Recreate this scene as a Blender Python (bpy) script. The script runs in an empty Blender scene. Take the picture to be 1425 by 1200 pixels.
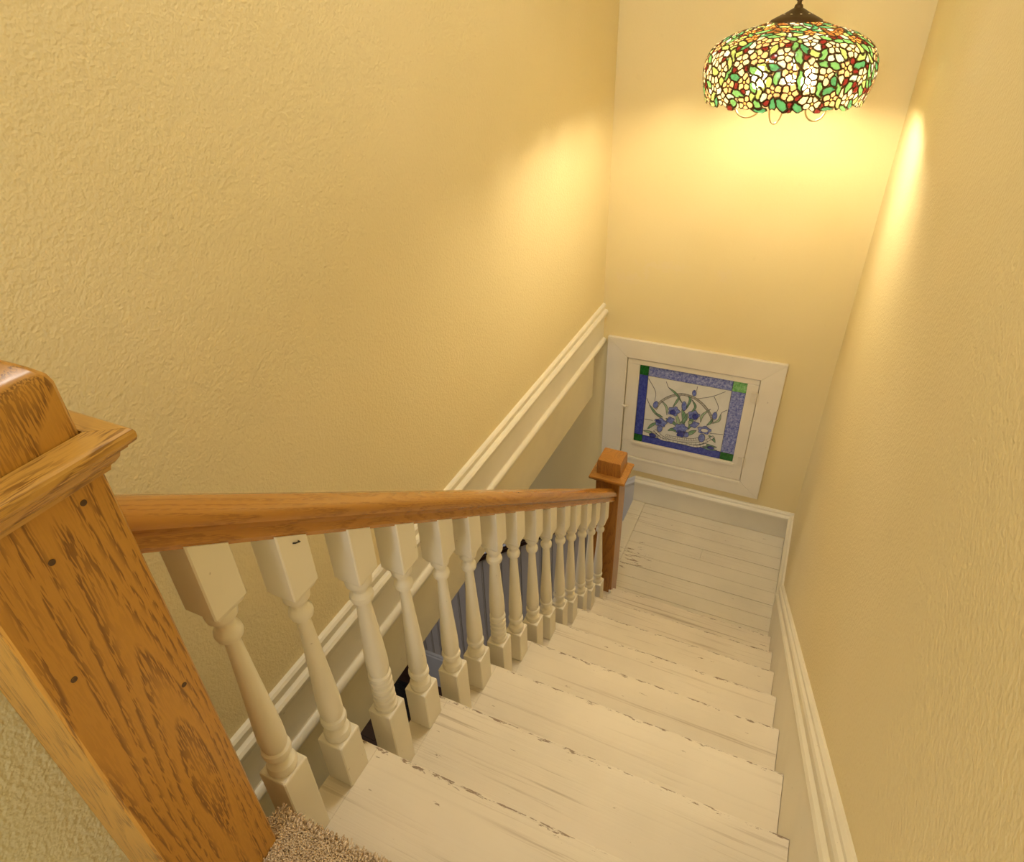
import bpy, bmesh, math, random
import numpy as np
from mathutils import Vector, Matrix

random.seed(7); RNG = np.random.default_rng(11)
C = bpy.context.scene.collection
S = bpy.context.scene
PI = math.pi

# ------------------------------------------------------------------ camera
CP = np.array([0.4953, -2.319, 2.7311])
YAW, PITCH, ROLL, FPX = 0.4491, -0.5871, -0.0332, 903.579
_f = np.array([-math.sin(YAW)*math.cos(PITCH), math.cos(YAW)*math.cos(PITCH), math.sin(PITCH)])
_r = np.array([math.cos(YAW), math.sin(YAW), 0.0]); _u = np.cross(_r, _f)
RT = _r*math.cos(ROLL)+_u*math.sin(ROLL); UP = -_r*math.sin(ROLL)+_u*math.cos(ROLL); FW = _f
def on(u, v, ax, val):                       # a pixel of the photograph, met with the plane it lies on
    d = FW + RT*(u-712.5)/FPX - UP*(v-600)/FPX
    return CP + d*((val-CP[ax])/d[ax])
cam = bpy.data.cameras.new('camera'); co = bpy.data.objects.new('camera', cam); C.objects.link(co)
cam.sensor_fit = 'HORIZONTAL'; cam.sensor_width = 36; cam.lens = 36*FPX/1425
cam.clip_start = 0.02
m = Matrix.Identity(4)
for i in range(3):
    m[i][0] = RT[i]; m[i][1] = UP[i]; m[i][2] = -FW[i]; m[i][3] = CP[i]
co.matrix_world = m
S.camera = co
S.cycles.max_bounces = 6; S.cycles.diffuse_bounces = 4; S.cycles.glossy_bounces = 2; S.cycles.transmission_bounces = 4; S.cycles.transparent_max_bounces = 4

# ------------------------------------------------------------------ world, daylight, exposure
w = bpy.data.worlds.new('world'); S.world = w; w.use_nodes = True
w.node_tree.nodes['Background'].inputs[0].default_value = (0.75, 0.85, 1.0, 1)
w.node_tree.nodes['Background'].inputs[1].default_value = 0.6
S.view_settings.view_transform = 'Standard'; S.view_settings.look = 'None'
S.view_settings.gamma = 1; S.view_settings.exposure = 0.32; S.view_settings.use_curve_mapping = False
def area(name, loc, direction, sx, sy, power, col):
    l = bpy.data.lights.new(name, 'AREA'); l.shape = 'RECTANGLE'; l.size = sx; l.size_y = sy
    l.energy = power; l.color = col
    o = bpy.data.objects.new(name, l); C.objects.link(o); o.location = loc
    o.rotation_euler = Vector(direction).to_track_quat('-Z', 'Y').to_euler()
    return o
area('upper_window_daylight', (0.15, -4.62, 3.05), (0, 1, -0.12), 1.0, 1.7, 30, (0.92, 0.96, 1.0))
CEILING_FILL_POWER = 25
area('hall_window_daylight', (-3.86, -1.2, -0.1), (1, 0.25, -0.05), 1.2, 1.5, 17, (1.0, 0.95, 0.95))
LAMP_POWER = 275

# ------------------------------------------------------------------ dimensions
RUN, RISE = 0.254, 0.1867
SL = RISE/RUN
XL, XR, YB = -0.4963, 0.7247, 0.9625         # left wall, right wall, back wall
TL, TR = -0.139, 0.703                       # tread ends
FLOOR2 = 9*RISE                              # upper floor
ZH = -1.402                                  # hall floor
ZC = 4.2                                     # ceiling
BX = -0.111                                  # baluster line

# ------------------------------------------------------------------ materials
def newmat(name):
    mt = bpy.data.materials.new(name); mt.use_nodes = True
    nt = mt.node_tree; b = nt.nodes['Principled BSDF']
    return mt, nt, b
def N(nt, typ, **kw):
    n = nt.nodes.new(typ)
    for k, v in kw.items():
        if k.startswith('i_'):
            key = k[2:]; key = int(key) if key.isdigit() else key.replace('_', ' ')
            n.inputs[key].default_value = v
        else: setattr(n, k, v)
    return n
def L(nt, a, b): nt.links.new(a, b)
def ramp(nt, fac, stops, interp='LINEAR'):
    r = N(nt, 'ShaderNodeValToRGB'); r.color_ramp.interpolation = interp
    e = r.color_ramp.elements
    while len(e) < len(stops): e.new(0.5)
    for q, (p, c) in zip(e, stops): q.position = p; q.color = (c[0], c[1], c[2], 1) if len(c) == 3 else c
    L(nt, fac, r.inputs[0]); return r.outputs[0]
def mixc(nt, fac, a, b, mode='MIX'):
    n = N(nt, 'ShaderNodeMix', data_type='RGBA', blend_type=mode)
    for s, v in ((0, fac), (6, a), (7, b)):
        if hasattr(v, 'links') or hasattr(v, 'is_linked'): L(nt, v, n.inputs[s])
        else: n.inputs[s].default_value = (v if s == 0 else (*v, 1))
    return n.outputs[2]
def coords(nt, scale=(1, 1, 1), kind='Object', loc=(0, 0, 0)):
    t = N(nt, 'ShaderNodeTexCoord'); mp = N(nt, 'ShaderNodeMapping')
    mp.inputs['Scale'].default_value = scale; mp.inputs['Location'].default_value = loc
    L(nt, t.outputs[kind], mp.inputs[0]); return mp.outputs[0]
def noise(nt, vec, scale, detail=3, rough=0.5, dist=0.0):
    n = N(nt, 'ShaderNodeTexNoise'); n.inputs['Scale'].default_value = scale
    n.inputs['Detail'].default_value = detail; n.inputs['Roughness'].default_value = rough
    n.inputs['Distortion'].default_value = dist
    L(nt, vec, n.inputs['Vector']); return n.outputs['Fac']
def math_(nt, op, a, b=None):
    n = N(nt, 'ShaderNodeMath', operation=op)
    for i, v in enumerate((a, b)):
        if v is None: continue
        if isinstance(v, (int, float)): n.inputs[i].default_value = v
        else: L(nt, v, n.inputs[i])
    return n.outputs[0]
def bump(nt, b, h, strength, dist):
    n = N(nt, 'ShaderNodeBump'); n.inputs['Strength'].default_value = strength; n.inputs['Distance'].default_value = dist
    L(nt, h, n.inputs['Height']); L(nt, n.outputs[0], b.inputs['Normal'])

def wall_mat(name, col, col2, patches=False, rough=0.55, tex=1.0):
    mt, nt, b = newmat(name); v = coords(nt)
    big = noise(nt, v, 1.7, 2, 0.55)
    c = mixc(nt, ramp(nt, big, [(0.35, (0, 0, 0)), (0.7, (1, 1, 1))]), col, col2)
    fine = noise(nt, v, 14, 3, 0.6)
    c = mixc(nt, ramp(nt, fine, [(0.66, (0, 0, 0)), (0.85, (0.25, 0.25, 0.25))]), c, tuple(x*0.8 for x in col))
    if patches:                               # plaster repairs in the back wall
        g = N(nt, 'ShaderNodeNewGeometry')
        for (px, pz, rx, rz) in ((-0.17, 1.56, 0.15, 0.03), (-0.36, 1.47, 0.09, 0.04), (0.12, 1.55, 0.045, 0.05), (-0.27, 1.52, 0.02, 0.08)):
            mp = N(nt, 'ShaderNodeMapping'); mp.inputs['Location'].default_value = (-px/rx, 0, -pz/rz)
            mp.inputs['Scale'].default_value = (1/rx, 0, 1/rz); L(nt, g.outputs['Position'], mp.inputs[0])
            ln = N(nt, 'ShaderNodeVectorMath', operation='LENGTH'); L(nt, mp.outputs[0], ln.inputs[0])
            s = math_(nt, 'ADD', ln.outputs['Value'], math_(nt, 'MULTIPLY', math_(nt, 'SUBTRACT', noise(nt, v, 45, 4), 0.5), 3.2))
            k = ramp(nt, s, [(0.35, (0.35, 0.35, 0.35)), (0.9, (0, 0, 0))])
            c = mixc(nt, k, c, (0.80, 0.66, 0.42))
    L(nt, c, b.inputs['Base Color']); b.inputs['Roughness'].default_value = rough
    b.inputs['Specular IOR Level'].default_value = 0.35
    hh = noise(nt, v, 140, 1.5, 0.55)
    bump(nt, b, hh, 0.50*tex, 0.004)
    return mt
M = {}
M['wall'] = wall_mat('yellow_wall_paint', (0.79, 0.665, 0.375), (0.815, 0.69, 0.405))
M['wall_back'] = wall_mat('yellow_back_wall_paint', (0.79, 0.65, 0.335), (0.815, 0.675, 0.36), True, 0.5, 0.4)
M['knee'] = wall_mat('pale_green_wall_paint', (0.62, 0.60, 0.40), (0.66, 0.64, 0.45))
M['ceil'] = wall_mat('ceiling_paint', (0.80, 0.74, 0.6), (0.82, 0.76, 0.62))

def paint_mat(name, col, chips=0.5, gloss=0.38):
    mt, nt, b = newmat(name); v = coords(nt)
    oi = N(nt, 'ShaderNodeObjectInfo'); ad = N(nt, 'ShaderNodeVectorMath', operation='ADD')
    L(nt, v, ad.inputs[0]); L(nt, oi.outputs['Location'], ad.inputs[1]); v = ad.outputs[0]
    n1 = noise(nt, v, 5, 2)
    c = mixc(nt, ramp(nt, n1, [(0.35, (0, 0, 0)), (0.7, (1, 1, 1))]), col, tuple(x*0.93 for x in col))
    n2 = noise(nt, v, 70, 2)
    k = ramp(nt, n2, [(0.735, (0, 0, 0)), (0.76, (chips, chips, chips))])
    c = mixc(nt, k, c, (0.22, 0.15, 0.09))
    L(nt, c, b.inputs['Base Color']); b.inputs['Roughness'].default_value = gloss
    return mt
M['trim'] = paint_mat('cream_white_trim_paint', (0.85, 0.785, 0.63), 0.25)
M['panel'] = paint_mat('yellowish_cream_panel_paint', (0.82, 0.72, 0.47), 0.15)
M['baluster'] = paint_mat('cream_white_baluster_paint', (0.85, 0.79, 0.66), 0.35, 0.5)
M['sash'] = paint_mat('cream_white_sash_paint', (0.83, 0.76, 0.62), 0.3)

def tread_mat(name, col, grain, edge):
    mt, nt, b = newmat(name); v = coords(nt)
    oi = N(nt, 'ShaderNodeObjectInfo'); ad = N(nt, 'ShaderNodeVectorMath', operation='ADD')
    L(nt, v, ad.inputs[0]); L(nt, oi.outputs['Location'], ad.inputs[1]); wv = ad.outputs[0]
    def mapped(s):
        mp = N(nt, 'ShaderNodeMapping'); mp.inputs['Scale'].default_value = s; L(nt, wv, mp.inputs[0]); return mp.outputs[0]
    n1 = noise(nt, mapped((1, 1, 1)), 4, 4)
    c = mixc(nt, ramp(nt, n1, [(0.35, (0, 0, 0)), (0.7, (1, 1, 1))]), col, tuple(x*0.9 for x in col))
    st = noise(nt, mapped((1.6, 85, 85)), 1.0, 5, 0.65, 0.25)          # raised grain under the paint
    zone = ramp(nt, noise(nt, mapped((1.3, 6, 1)), 1.4, 2), [(0.44, (0.12, 0.12, 0.12)), (0.6, (1, 1, 1))])
    k = mixc(nt, 1.0, ramp(nt, st, [(0.33, (grain, grain, grain)), (0.45, (0, 0, 0))]), zone, 'MULTIPLY')
    c = mixc(nt, k, c, (0.46, 0.37, 0.26))
    fl = noise(nt, mapped((7, 34, 34)), 1.6, 6, 0.7)                    # flaked spots, longer along the board
    if not edge:                                                      # paint worn through beside the newel
        gp = N(nt, 'ShaderNodeNewGeometry'); vd = N(nt, 'ShaderNodeVectorMath', operation='DISTANCE'); L(nt, gp.outputs['Position'], vd.inputs[0]); vd.inputs[1].default_value = (-0.09, 0.44, 0)
        fl = math_(nt, 'ADD', fl, math_(nt, 'MAXIMUM', math_(nt, 'SUBTRACT', 0.15, math_(nt, 'MULTIPLY', vd.outputs['Value'], 0.85)), 0.0))
    k2 = ramp(nt, fl, [(0.665, (0, 0, 0)), (0.69, (0.8, 0.8, 0.8))])
    c = mixc(nt, k2, c, (0.25, 0.16, 0.09))
    if edge:                                                          # worn line along the nosing
        sx = N(nt, 'ShaderNodeSeparateXYZ'); L(nt, v, sx.inputs[0])
        d = math_(nt, 'ABSOLUTE', math_(nt, 'ADD', sx.outputs['Y'], 0.004))
        en = noise(nt, mapped((24, 90, 90)), 1.3, 4, 0.7)
        mid = ramp(nt, noise(nt, mapped((2.2, 1, 1)), 1.0, 2), [(0.4, (0, 0, 0)), (0.55, (1, 1, 1))])
        e = math_(nt, 'SUBTRACT', math_(nt, 'ADD', en, math_(nt, 'MULTIPLY', mid, 0.07)), math_(nt, 'MULTIPLY', d, 15.0))
        c = mixc(nt, ramp(nt, e, [(0.55, (0, 0, 0)), (0.60, (0.85, 0.85, 0.85))]), c, (0.20, 0.12, 0.07))
    L(nt, c, b.inputs['Base Color']); b.inputs['Roughness'].default_value = 0.45
    bump(nt, b, math_(nt, 'MULTIPLY', st, zone), 0.5*grain+0.15, 0.006)
    return mt
M['tread'] = tread_mat('worn_white_tread_paint', (0.83, 0.745, 0.61), 0.75, True)
M['plank'] = tread_mat('worn_white_floor_paint', (0.80, 0.73, 0.59), 0.5, False)

def oak_mat(name, light, dark, axis, rough=0.3, pore=1.0, scale=1.0, rot=None):
    mt, nt, b = newmat(name); base = coords(nt)
    if rot:
        mp = N(nt, 'ShaderNodeMapping'); mp.inputs['Rotation'].default_value = rot; L(nt, base, mp.inputs[0]); base = mp.outputs[0]
    def st(k):
        s = [1.0, 1.0, 1.0]; s[axis] = k; mp = N(nt, 'ShaderNodeMapping'); mp.inputs['Scale'].default_value = s; L(nt, base, mp.inputs[0]); return mp.outputs[0]
    big = noise(nt, st(0.13), 9.0*scale, 1.5, 0.4, 0.3)                   # growth rings
    fr = math_(nt, 'FRACT', math_(nt, 'MULTIPLY', big, 22.0))
    ring = ramp(nt, fr, [(0.0, (0.05, 0.05, 0.05)), (0.35, (0.15, 0.15, 0.15)), (0.85, (1, 1, 1)), (1.0, (0.05, 0.05, 0.05))])
    pn = noise(nt, st(0.085), 560*scale, 1, 0.5)                           # open pores, short dashes along the grain
    pores = ramp(nt, pn, [(0.45, (0, 0, 0)), (0.53, (1, 1, 1))])
    k = mixc(nt, 1.0, ring, pores, 'MULTIPLY')
    tone = noise(nt, st(0.15), 4.0, 2)
    c = mixc(nt, ramp(nt, tone, [(0.3, (0, 0, 0)), (0.75, (1, 1, 1))]), light, tuple(l*0.8+d*0.2 for l, d in zip(light, dark)))
    c = mixc(nt, math_(nt, 'MULTIPLY', ring, 0.16), c, tuple(l*0.5+d*0.5 for l, d in zip(light, dark)))
    c = mixc(nt, math_(nt, 'MULTIPLY', k, 0.75*pore), c, dark)
    L(nt, c, b.inputs['Base Color']); b.inputs['Roughness'].default_value = rough
    b.inputs['Coat Weight'].default_value = 0.2; b.inputs['Coat Roughness'].default_value = 0.2
    return mt
OL, OD = (0.56, 0.275, 0.038), (0.12, 0.04, 0.006)
M['oak_z'] = oak_mat('oak_upright_grain', OL, OD, 2)
M['oak_y'] = oak_mat('oak_long_grain', (0.60, 0.33, 0.065), (0.16, 0.06, 0.01), 1)
M['oak_x'] = oak_mat('oak_cross_grain', (0.60, 0.33, 0.065), (0.16, 0.06, 0.01), 0)
M['rail'] = oak_mat('oak_handrail_varnish', (0.50, 0.225, 0.035), (0.15, 0.05, 0.01), 1, 0.2, 0.55, 1.2, (math.atan(RISE/RUN), 0, 0))
M['oakd_z'] = oak_mat('dark_oak_upright_grain', (0.42, 0.175, 0.028), (0.12, 0.036, 0.006), 2, 0.3, 0.7)
M['oakd_x'] = oak_mat('dark_oak_cross_grain', (0.46, 0.20, 0.032), (0.14, 0.045, 0.008), 0, 0.3, 0.7)
M['walnut'] = oak_mat('dark_brown_wood', (0.055, 0.022, 0.012), (0.02, 0.008, 0.005), 0, 0.3, 0.6)

def flat(name, col, rough=0.5, metal=0.0, var=0.1, sc=20):
    mt, nt, b = newmat(name); v = coords(nt)
    c = mixc(nt, noise(nt, v, sc, 3), tuple(x*(1-var) for x in col), tuple(min(1, x*(1+var)) for x in col))
    L(nt, c, b.inputs['Base Color']); b.inputs['Roughness'].default_value = rough; b.inputs['Metallic'].default_value = metal
    return mt
M['bead'] = paint_mat('grey_lilac_board_paint', (0.56, 0.52, 0.50), 0.3)
M['beadbase'] = paint_mat('grey_blue_base_paint', (0.60, 0.59, 0.60), 0.3)
M['black'] = flat('black_iron', (0.012, 0.012, 0.014), 0.45, 0.4)
M['brass'] = flat('aged_bronze', (0.10, 0.060, 0.022), 0.42, 0.7)
M['wire'] = flat('pale_brass_wire', (0.75, 0.58, 0.30), 0.3, 0.8)
M['lead'] = flat('dark_lead_came', (0.10, 0.055, 0.018), 0.4, 0.6)
M['leadg'] = flat('thin_lead_line', (0.09, 0.085, 0.10), 0.5, 0.3)
M['hinge'] = paint_mat('painted_hinge', (0.78, 0.70, 0.55), 0.2)
M['nail'] = flat('dark_nail_plug', (0.09, 0.045, 0.015), 0.5)
M['carpet'] = flat('tan_carpet_pile', (0.60, 0.44, 0.26), 0.95, 0, 0.35, 120)
M['subfloor'] = flat('plain_board', (0.5, 0.4, 0.28), 0.7)

# ------------------------------------------------------------------ mesh helpers
class MB:
    def __init__(s): s.v = []; s.f = []
    def add(s, vs, fs):
        o = len(s.v); s.v += [tuple(map(float, p)) for p in vs]; s.f += [tuple(i+o for i in q) for q in fs]
    def box(s, a, b):
        (x0, y0, z0), (x1, y1, z1) = a, b
        s.add([(x0,y0,z0),(x1,y0,z0),(x1,y1,z0),(x0,y1,z0),(x0,y0,z1),(x1,y0,z1),(x1,y1,z1),(x0,y1,z1)],
              [(0,3,2,1),(4,5,6,7),(0,1,5,4),(1,2,6,5),(2,3,7,6),(3,0,4,7)])
    def loft(s, rings, close=True, caps=True):
        n = len(rings[0]); vs = [p for r in rings for p in r]; fs = []
        for i in range(len(rings)-1):
            for j in range(n if close else n-1):
                a = i*n+j; b = i*n+(j+1) % n; fs.append((a, b, b+n, a+n))
        if caps: fs.append(tuple(range(n-1, -1, -1))); fs.append(tuple(range((len(rings)-1)*n, len(rings)*n)))
        s.add(vs, fs)
    def lathe(s, prof, n=24, c=(0, 0), caps=True):
        s.loft([[(c[0]+r*math.cos(2*PI*j/n), c[1]+r*math.sin(2*PI*j/n), z) for j in range(n)] for r, z in prof], True, caps)
    def tube(s, pts, r, n=8, closed=False):
        pts = [Vector(p) for p in pts]; rings = []; m_ = len(pts); up = None
        for i, p in enumerate(pts):
            a = pts[(i-1) % m_] if closed or i else pts[0]; b = pts[(i+1) % m_] if closed or i < m_-1 else pts[-1]
            t = (b-a).normalized()
            if up is None: up = t.orthogonal().normalized()
            up = (up - t*up.dot(t)).normalized(); sd = t.cross(up)
            rings.append([p + (up*math.cos(2*PI*j/n)+sd*math.sin(2*PI*j/n))*r for j in range(n)])
        if closed: rings.append(rings[0])
        s.loft(rings, True, not closed)
    def build(s, name, mat, parent=None, smooth=False, bevel=0.0, loc=None):
        me = bpy.data.meshes.new(name); me.from_pydata(s.v, [], s.f); me.update()
        bm = bmesh.new(); bm.from_mesh(me)
        if smooth != 'keep': bmesh.ops.recalc_face_normals(bm, faces=bm.faces)
        if bevel:
            es = [e for e in bm.edges if len(e.link_faces) == 2 and e.calc_face_angle(0) > 0.6]
            bmesh.ops.bevel(bm, geom=es, offset=bevel, segments=2, profile=0.5, affect='EDGES')
        bm.to_mesh(me); bm.free()
        if smooth is True or smooth == 'keep':
            me.polygons.foreach_set('use_smooth', [True]*len(me.polygons))
            try: me.set_sharp_from_angle(angle=math.radians(31))
            except Exception: pass
        me.materials.append(mat); return link(name, me, parent, loc)
def link(name, me, parent=None, loc=None):
    o = bpy.data.objects.new(name, me); C.objects.link(o)
    if parent: o.parent = parent
    if loc is not None: o.location = loc
    return o
def boxo(name, a, b, mat, parent=None, bevel=0.0):
    c = [(p+q)/2 for p, q in zip(a, b)]
    q = MB(); q.box([p-k for p, k in zip(a, c)], [p-k for p, k in zip(b, c)])
    pl = Vector(parent.location) if parent else Vector((0, 0, 0))
    return q.build(name, mat, parent, False, bevel, Vector(c)-pl)
def empty(name, loc, label, cat, group=None):
    o = bpy.data.objects.new(name, None); C.objects.link(o); o.location = loc; o.empty_display_size = 0.05
    tag(o, label, cat, group); return o
def tag(o, label, cat, group=None):
    o['label'] = label; o['category'] = cat
    if group: o['group'] = group
    return o
def struct(o, label=None, cat=None):
    o['kind'] = 'structure'
    if label: o['label'] = label
    if cat: o['category'] = cat
    return o

# ------------------------------------------------------------------ room shell
T = 0.12
wl = struct(boxo('wall_left', (XL-T, -4.7, 1.07), (XL, YB, ZC), M['wall']), 'textured yellow stairwell wall above the white fascia trim', 'wall')
wr = struct(boxo('wall_right', (XR, -4.7, ZH), (XR+T, YB+T, ZC), M['wall']), 'textured yellow wall along the stair skirt board', 'wall')
wb = struct(boxo('wall_back', (-4.0, YB, ZH), (XR, YB+T, ZC), M['wall_back']), 'yellow end wall holding the small leaded window', 'wall')
struct(boxo('ceiling', (XL-T, -4.7, ZC), (XR+T, YB+T, ZC+0.1), M['ceil']), 'plain cream ceiling over the stairwell', 'ceiling')
q = MB()                                         # end wall of the upper landing, with the opening of its window
y0, y1 = -4.82, -4.7
q.box((XL-T, y0, FLOOR2-0.3), (XR+T, y1, 2.15)); q.box((XL-T, y0, 3.95), (XR+T, y1, ZC))
q.box((XL-T, y0, 2.15), (-0.4, y1, 3.95)); q.box((0.7, y0, 2.15), (XR+T, y1, 3.95))
struct(q.build('wall_front', M['wall']), 'yellow wall with a window at the upper landing', 'wall')
q = MB(); q.box((-0.155, -4.7, FLOOR2-0.28), (XR, -2.1785, FLOOR2-0.012)); q.box((-0.05, -2.1785, FLOOR2-0.28), (XR, -2.055, FLOOR2-0.012)); q.box((-0.05, -2.055, FLOOR2-0.05), (XR, -2.025, FLOOR2-0.012))
struct(q.build('floor', M['subfloor']), 'upper landing floor under the tan carpet', 'floor')
kw = struct(boxo('wall_knee', (-0.27, -4.7, FLOOR2-0.28), (-0.155, -2.1776, 2.34), M['knee']), 'pale green textured half wall behind the large oak newel', 'wall')
struct(boxo('floor', (-4.0, -3.6, ZH-0.1), (XR, YB, ZH-0.002), M['walnut']), 'dark wooden hall floor below the stairs', 'floor')
hall_floor = bpy.context.scene.objects['floor.001']
struct(boxo('ceiling', (-4.0, -3.6, 1.30), (XL-T, YB, 1.40), M['ceil']), 'plain ceiling of the hall below', 'ceiling')
q = MB(); q.box((-4.1, -3.6, ZH), (-4.0, -1.9, 1.3)); q.box((-4.1, -0.5, ZH), (-4.0, YB, 1.3)); q.box((-4.1, -1.9, ZH), (-4.0, -0.5, -0.9)); q.box((-4.1, -1.9, 0.7), (-4.0, -0.5, 1.3))
struct(q.build('wall_hall', M['ceil']), 'hall wall with a daylight window below', 'wall')
struct(boxo('wall_hall_front', (-4.0, -3.7, ZH), (XR, -3.6, FLOOR2-0.281), M['ceil']), 'plain hall wall under the upper landing', 'wall')
# hall floor boards
me = None
for i in range(11):
    yb = -0.95+i*0.09
    boxo('plank', (-2.3, yb, ZH-0.002), (-0.9, yb+0.087, ZH+0.008), M['walnut'], hall_floor, 0.0015)

struct(boxo('wall_bounce_under_stairs', (-0.112, -3.6, ZH), (-0.06, -0.06, -0.2), M['wall']), 'added unseen yellow bounce wall below the stair stringer', 'wall')  # unseen, added to block hall light and bounce yellow onto the lower panel
# level white fascia under the left wall
def profile_y(pts, x0, y0, y1, sgn=1):           # extrude a profile (out, z) along y
    q = MB(); q.loft([[(x0+sgn*o, y, z) for o, z in pts] for y in (y0, y1)]); return q
tr = bpy.data.objects.new('trim_1', None); C.objects.link(tr); tr.location = (XL, -0.8, 1.05)
struct(tr, 'cream white level fascia trim under the left wall', 'trim')
def sub(o, parent): 
    o.parent = parent; o.location = Vector(o.location)-Vector(parent.location); return o
cap = [(0, 1.314), (0.010, 1.312), (0.015, 1.305), (0.015, 1.292), (0.012, 1.286), (0.012, 1.280), (0.024, 1.278), (0.030, 1.270), (0.030, 1.258), (0.026, 1.250), (0.021, 1.246), (0.021, 1.236), (0.012, 1.230), (0, 1.229)]
sub(profile_y(cap, XL, -2.9, YB-0.001).build('cap_moulding', M['trim'], None, True), tr)
sub(profile_y([(0, 1.229), (0.012, 1.2285), (0.012, 1.111), (0, 1.111)], XL, -2.9, YB-0.001).build('fascia_board', M['trim']), tr)
bd = [(0, 1.110), (0.012, 1.110)]+[(0.012+0.017*math.sin(a), 1.088+0.019*math.cos(a)) for a in np.linspace(0.1, PI-0.1, 10)]+[(0.006, 1.060), (0, 1.060)]
sub(profile_y(bd, XL, -2.9, YB-0.001).build('half_round_bead', M['trim'], None, True), tr)
sub(profile_y([(-0.05, 1.0605), (0.005, 1.0605), (0.005, 0.791), (0.001, 0.787), (-0.05, 0.787)], XL, -2.9, 0.822).build('lower_panel', M['panel']), tr)

# back baseboard and right baseboard
BP = [(0, 0), (0.018, 0), (0.018, 0.128), (0.021, 0.133), (0.021, 0.139), (0.026, 0.144), (0.027, 0.155), (0.023, 0.163), (0.016, 0.168), (0.015, 0.178), (0.009, 0.186), (0, 0.187)]
q = MB(); q.loft([[(x, YB-o, z) for o, z in BP] for x in (-0.222, XR)])
struct(q.build('baseboard_back', M['trim'], None, True), 'cream white baseboard under the leaded window', 'baseboard')
q = MB(); q.loft([[(XR-o, y, z) for o, z in BP] for y in (YB-0.018, 0.30)])
struct(q.build('baseboard_right', M['trim'], None, True), 'cream white baseboard beside the landing boards', 'baseboard')
# sloping skirt board of the right wall
ZS = 0.4523
SP = [(0, -0.58), (0.0205, -0.58), (0.0205, -0.088), (0.027, -0.084), (0.029, -0.074), (0.025, -0.066), (0.0165, -0.062), (0.0165, -0.040), (0.021, -0.036), (0.022, -0.026), (0.019, -0.018), (0.013, -0.014), (0.012, -0.006), (0.006, 0.0), (0, 0.0)]
tr2 = bpy.data.objects.new('trim_2', None); C.objects.link(tr2); tr2.location = (XR, -1.0, 1.0)
struct(tr2, 'cream white sloping skirt board along the right wall', 'trim')
def slope_z(y): return ZS-SL*y
q = MB(); q.loft([[(XR-o, y, slope_z(y)+z) for o, z in SP[:3]+[(0, -0.088)]] for y in (0.3635, -2.05)]); sub(q.build('skirt_board', M['trim']), tr2)
q = MB(); q.loft([[(XR-o, y, slope_z(y)+z) for o, z in [(0, -0.0875)]+SP[3:]] for y in (0.3635, -2.05)]); sub(q.build('skirt_moulding', M['trim'], None, True), tr2)

q = MB(); q.loft([[(x, YB-o, z+0.82*(x+0.2225)) for o, z in [(0, -0.35), (0.018, -0.35)]+BP[2:]] for x in (-1.55, -0.2225)])
struct(q.build('trim_3', M['beadbase'], None, True), 'pale skirt board descending along the back wall behind the small newel', 'trim')
# ------------------------------------------------------------------ landing floor of boards
lf = struct(boxo('floor', (-0.215, -0.02, -0.12), (XR, YB, -0.02), M['subfloor']), 'white painted board landing at the foot of the stairs', 'floor')
bw = 0.0945
y = YB-0.018
i = 0
while y > 0.0:
    yn = max(y-bw, 0.0)
    if y-yn > 0.02:
        xa = -0.140
        cuts = [xa, XR-0.0182]
        if i in (3,): cuts = [xa, 0.28, XR-0.0182]
        for a, b in zip(cuts[:-1], cuts[1:]):
            boxo('plank', (a+0.0006, yn+0.0012, -0.02), (b-0.0006, y-0.0012, 0.0015*((i*7) % 3)/3), M['plank'], lf, 0.0012)
    y = yn; i += 1
boxo('border_board', (-0.222, 0.085, -0.02), (-0.1405, YB-0.018, 0.0015), M['plank'], lf, 0.004)

# ------------------------------------------------------------------ main staircase
st = empty('staircase', (0, 0, 0), 'white painted wooden staircase with worn treads running down to the landing', 'staircase')
q = MB()
prof = [(-RUN-0.02, 0.0), (-0.006, 0.0), (-0.002, -0.002), (0.0, -0.007), (0.001, -0.014), (-0.001, -0.022), (-0.006, -0.026), (-RUN-0.02, -0.026)]
q.loft([[(x, y, z) for y, z in prof] for x in (-0.0835, TR)])
proto_t = q.build('tread', M['tread'], st, True)
q = MB(); q.loft([[(x, y, z-0.0006) for y, z in prof] for x in (TL, -0.0843)])
proto_n = q.build('return_nosing', M['tread'], st, True)
q = MB(); q.box((-0.115, -0.040, -RISE), (TR, -0.022, -0.0265)); proto_r = q.build('riser', M['tread'], st)
for k in range(1, 9):
    loc = (0, -(k-1)*RUN, k*RISE)
    for p in (proto_t, proto_n, proto_r):
        o = p if k == 1 else p.copy()
        if k > 1: C.objects.link(o); o.parent = st
        o.location = loc
q = MB(); q.box((-0.045, -0.022, -RISE), (TR, -0.014, -0.05)); o = q.build('riser', M['tread'], st); o.location = (0, -8*RUN, 9*RISE)
q = MB()
for k in range(1, 9):
    y0 = -(k-1)*RUN-0.041; q.box((-0.128, y0-RUN+0.002, (k-1)*RISE-0.16), (-0.112, y0, k*RISE-0.027))
q.build('stringer', M['trim'], st)

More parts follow.
